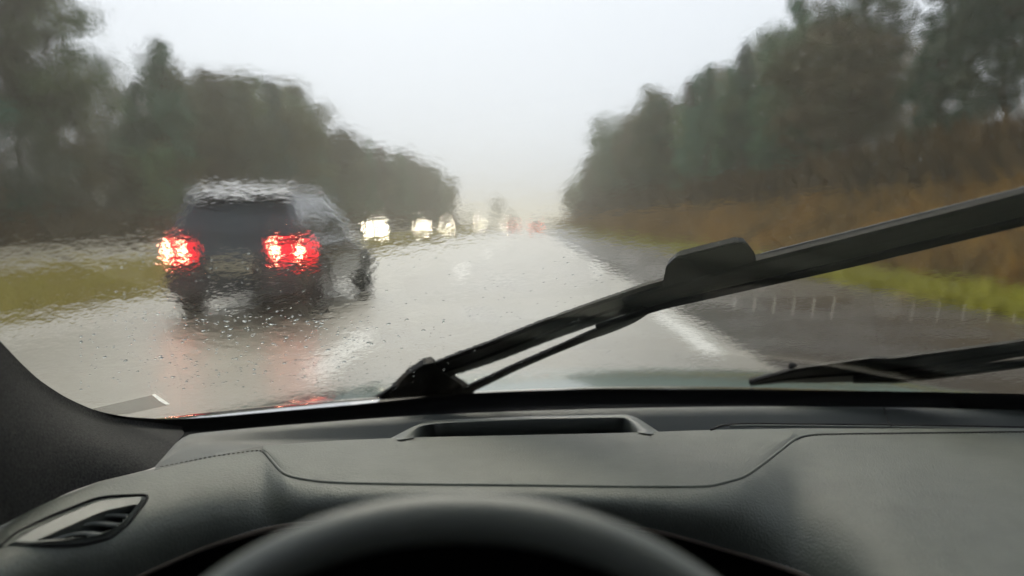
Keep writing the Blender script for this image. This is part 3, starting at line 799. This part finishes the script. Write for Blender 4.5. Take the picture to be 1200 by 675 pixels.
bm = bmesh.new(); box(bm, xl-.02, xr+.06, -1.68, -1.6, .30, 1.52); from_bm('rear_bulkhead', bm, m_trim, own)
bm = bmesh.new(); box(bm, xl-.02, xr+.06, 1.16, 1.2, .32, .90); from_bm('firewall', bm, m_trim, own)
for xx in (xl+.02, xr-.02):
    bm = bmesh.new(); box(bm, xx-.04, xx+.04, -.75, -.55, .93, 1.48); bevel(bm, .02); from_bm('door_pillar', bm, m_trim, own)
# right pillar
bm = bmesh.new(); q = [Vector((XC+.86, wY(XC+.86, z)-.02, z)) for z in (.92, 1.05, 1.2, 1.35, 1.50)]; tube_bm(bm, q, .05, 8); from_bm('pillar_trim', bm, m_pillar, own, True)

# ---- bonnet, cowl
m_bonnet = mat('teal_grey_paint', (.15,.24,.21), .28, metal=.0, coat=1.0, bump=(160,.08,.001))
rows = []
for i in range(25):
    u = i/24; yy = 1.30 + .98*u; r_ = []
    for j in range(41):
        s_ = -0.86 + 1.72*j/40; z = .926 - .04*(yy-1.3) - .13*(yy-1.3)**2 - .045*(abs(s_)/.86)**3 - .02*u*abs(s_) + .006*math.exp(-((abs(s_)-.42)/.05)**2)*(1-u*.4)
        y_ = yy - .30*s_*s_*(1 - .2*u)
        if i == 24: z -= .05; y_ += .02
        r_.append((XC+s_, y_, z))
    rows.append(r_)
link('bonnet', grid_mesh('bonnet', rows), m_bonnet, own, True)
rows = [[(XC+s_, wY(XC+s_, .917)+.012, .917) for s_ in np.linspace(-.86,.86,40)], [(XC+s_, 1.315-.30*s_*s_, .905-.075*(abs(s_)/.86)**2.6) for s_ in np.linspace(-.86,.86,40)]]
link('cowl', grid_mesh('cowl', rows), m_trim, own, True)

# ---- wipers
m_wiper = mat('wiper_black', (.003,.003,.003), .42, spec=.18, noise=(30,(.005,.005,.005),4))
m_rubber = mat('wiper_rubber', (.008,.008,.008), .6)
def bar(name, pts, lift, thick, m, parent, ridge=0.0, n=40, smooth=1):
    P = resample(pts, n, smooth); bm = bmesh.new(); rings = []
    C = [wP(p[0], p[1]) for p in P]
    for k in range(n):
        c = C[k]; nn = wN(c); d = (C[min(k+1,n-1)]-C[max(k-1,0)]).normalized(); side = nn.cross(d).normalized()
        wd = P[k][2]/F_PX*(c-CAM).dot(ROT @ Vector((0,0,-1)))
        # side vector measured in the picture: widen so that the bar covers the traced width
        v = (CAM-c).normalized(); foreshort = max(.35, (side - v*side.dot(v)).length); hw = wd/2/foreshort
        b = c + nn*lift
        ring = [b - side*hw, b - side*hw*.92 + nn*thick*.55, b - side*hw*.35 + nn*thick*(1+ridge), b + side*hw*.35 + nn*thick*(1+ridge*.4), b + side*hw*.92 + nn*thick*.55, b + side*hw]
        ring += [b + side*hw*.8 - nn*thick*.25, b + side*hw*.1 - nn*thick*.45, b - side*hw*.05 - nn*thick*.2, b - side*hw*.8 - nn*thick*.25]
        rings.append([bm.verts.new(q) for q in ring])
    L = len(rings[0])
    for k in range(n-1):
        for j in range(L): bm.faces.new((rings[k][j], rings[k][(j+1)%L], rings[k+1][(j+1)%L], rings[k+1][j]))
    bm.faces.new(rings[0]); bm.faces.new(list(reversed(rings[-1])))
    return from_bm(name, bm, m, parent)
wip = empty('wiper'); wip.parent = own
bar('wiper_arm', [(440,484,18),(485,462,30),(520,445,35),(580,424,37),(640,401,36),(700,380,34),(760,360,32),(830,340,26),(900,322,20)], .018, .008, m_wiper, wip, .2)
bar('wiper_blade', [(1330,217,27),(1200,251,28),(1100,276,28),(1000,300,27),(885,327,26),(780,354,24),(740,366,24)], .012, .010, m_wiper, wip, .3)
bar('blade_spoiler', [(1330,209,9),(1200,245,9),(1100,269,9),(1000,293,9),(900,317,9),(800,343,8),(740,362,6)], .018, .006, m_wiper, wip, .3)
bar('blade_tail', [(760,366,20),(740,380,18),(718,390,14),(690,400,12),(640,421,9.5),(600,438,11),(575,450,13),(540,466,15),(505,484,16)], .010, .006, m_rubber, wip)
bar('rubber_lip', [(1330,228,9),(1200,262,9),(1000,310,9),(885,336,8),(780,360,7),(700,385,5)], .003, .006, m_rubber, wip)
def cap(name, P, lift, thick, m, parent):
    bm = bmesh.new(); c = [wP(x, y) for x, y in P]; lo = [bm.verts.new(p + wN(p)*lift) for p in c]
    mid = sum(c, Vector())/len(c); hi = [bm.verts.new((p*.9+mid*.1) + wN(p)*(lift+thick)) for p in c]
    bm.faces.new(hi); bm.faces.new(list(reversed(lo)))
    for k in range(len(c)): bm.faces.new((lo[k], lo[(k+1)%len(c)], hi[(k+1)%len(c)], hi[k]))
    bmesh.ops.bevel(bm, geom=list(bm.edges), offset=.0015, segments=2, affect='EDGES')
    return from_bm(name, bm, m, parent)
cap('arm_connector', [(776,346),(781,322),(793,311),(866,293),(876,294),(886,306),(889,318),(882,330)], .012, .010, m_wiper, wip)
cap('pivot_cover', [(440,484),(463,464),(478,448),(498,436),(509,434),(520,446),(560,470),(540,486)], .014, .014, m_wiper, wip)
wip2 = empty('wiper'); wip2.parent = own
bar('wiper_arm', [(880,460,4),(905,456,12),(930,452,18),(1000,447,25),(1045,444,31),(1100,436,28),(1200,421,20),(1330,404,15)], .018, .008, m_wiper, wip2, .2)
bar('wiper_blade', [(1000,452,6),(1050,451,10),(1100,446,10),(1200,434,9),(1330,414,9)], .012, .007, m_rubber, wip2)
bm = bmesh.new(); bmesh.ops.create_uvsphere(bm, u_segments=12, v_segments=8, radius=.0065)
c = wP(930, 446, .026)
for v in bm.verts: v.co = v.co + c
from_bm('washer_nozzle', bm, m_wiper, wip2, True)

# ---- sticker strip in the corner of the glass
m_stick = mat('clear_sticker', (.45,.46,.40), .5); m_stick.node_tree.nodes['Principled BSDF'].inputs['Alpha'].default_value = .38
bm = bmesh.new(); bm.faces.new([bm.verts.new(wP(x, y, -.0012)) for x, y in ((108,478),(178,462),(196,474),(150,484),(128,486))])
st_o = from_bm('sticker', bm, m_stick, screen)
m_white = mat('white_paper', (.85,.85,.8), .6)
_t = m_white.node_tree; _tr = _t.nodes.new('ShaderNodeBsdfTranslucent'); _tr.inputs[0].default_value = (.95,.95,.9,1); _mx = _t.nodes.new('ShaderNodeMixShader'); _mx.inputs[0].default_value = .75
_t.links.new(_t.nodes['Principled BSDF'].outputs[0], _mx.inputs[1]); _t.links.new(_tr.outputs[0], _mx.inputs[2]); _t.links.new(_mx.outputs[0], _t.nodes['Material Output'].inputs[0])
bm = bmesh.new(); bm.faces.new([bm.verts.new(wP(x, y, -.0018)) for x, y in ((178,461),(181,460),(199,472),(194,472.5),(186,468))]); from_bm('sticker_corner', bm, m_white, st_o)

# ---- raindrops standing on the outside of the glass (too small to pick apart)
m_drop = mat('rain_water', (.9,.95,.95), .0, spec=.5, trans=1, ior=1.33)
def drops():
    v = []; f = []; g = random.Random(3)
    def one(px, py, r_, el):
        c = wP(px, py, .0052); nn = wN(c); a = Vector((1,0,0)); a = (a - nn*a.dot(nn)).normalized(); b = nn.cross(a)
        th = g.gauss(0, .35); a, b = a*math.cos(th)+b*math.sin(th), b*math.cos(th)-a*math.sin(th)
        i = len(v); K = 8
        for lv, (rr, hh) in enumerate(((1,0),(.85,.38),(.5,.62))):
            for k in range(K):
                q = k*2*math.pi/K; v.append(c + a*(math.cos(q)*r_*rr*el) + b*(math.sin(q)*r_*rr) + nn*(hh*r_*.8))
        v.append(c + nn*(.7*r_*.8))
        for lv in range(2):
            for k in range(K): f.append((i+lv*K+k, i+lv*K+(k+1)%K, i+(lv+1)*K+(k+1)%K, i+(lv+1)*K+k))
        for k in range(K): f.append((i+2*K+k, i+2*K+(k+1)%K, i+3*K))
        f.append(tuple(i+k for k in reversed(range(K))))
    for _ in range(620):
        px = min(520, max(95, g.gauss(310, 110))); py = g.uniform(372, 462) - abs(px-310)*.04*g.random()
        one(px, py, g.choice((.0006,.0007,.0008,.0009,.0011,.0015))*g.uniform(.8,1.25), g.uniform(1,1.9))
    for _ in range(260): one(g.uniform(120,760), g.uniform(300,455), g.uniform(.0006,.0011), g.uniform(1,1.8))
    for _ in range(120): one(g.uniform(760,1200), g.uniform(60,420), g.uniform(.0003,.0006), g.uniform(1,1.4))
    return pydata('raindrops', v, f)
link('raindrops', drops(), m_drop, screen, True, kind='stuff')

# ------------------------------------------------------------------ haze
bm = bmesh.new(); box(bm, -1600, 1600, -60, 1800, -1.6, 27)
m = bpy.data.materials.new('rain_haze'); m.use_nodes = True; t = m.node_tree; t.nodes.clear()
out = t.nodes.new('ShaderNodeOutputMaterial'); pv = t.nodes.new('ShaderNodeVolumePrincipled')
pv.inputs['Color'].default_value = (.97,.945,.86,1); pv.inputs['Density'].default_value = .0017; pv.inputs['Anisotropy'].default_value = .35
t.links.new(pv.outputs[0], out.inputs['Volume'])
from_bm('haze', bm, m, kind='stuff', label='pale rain haze filling the air over the whole road', category='haze')
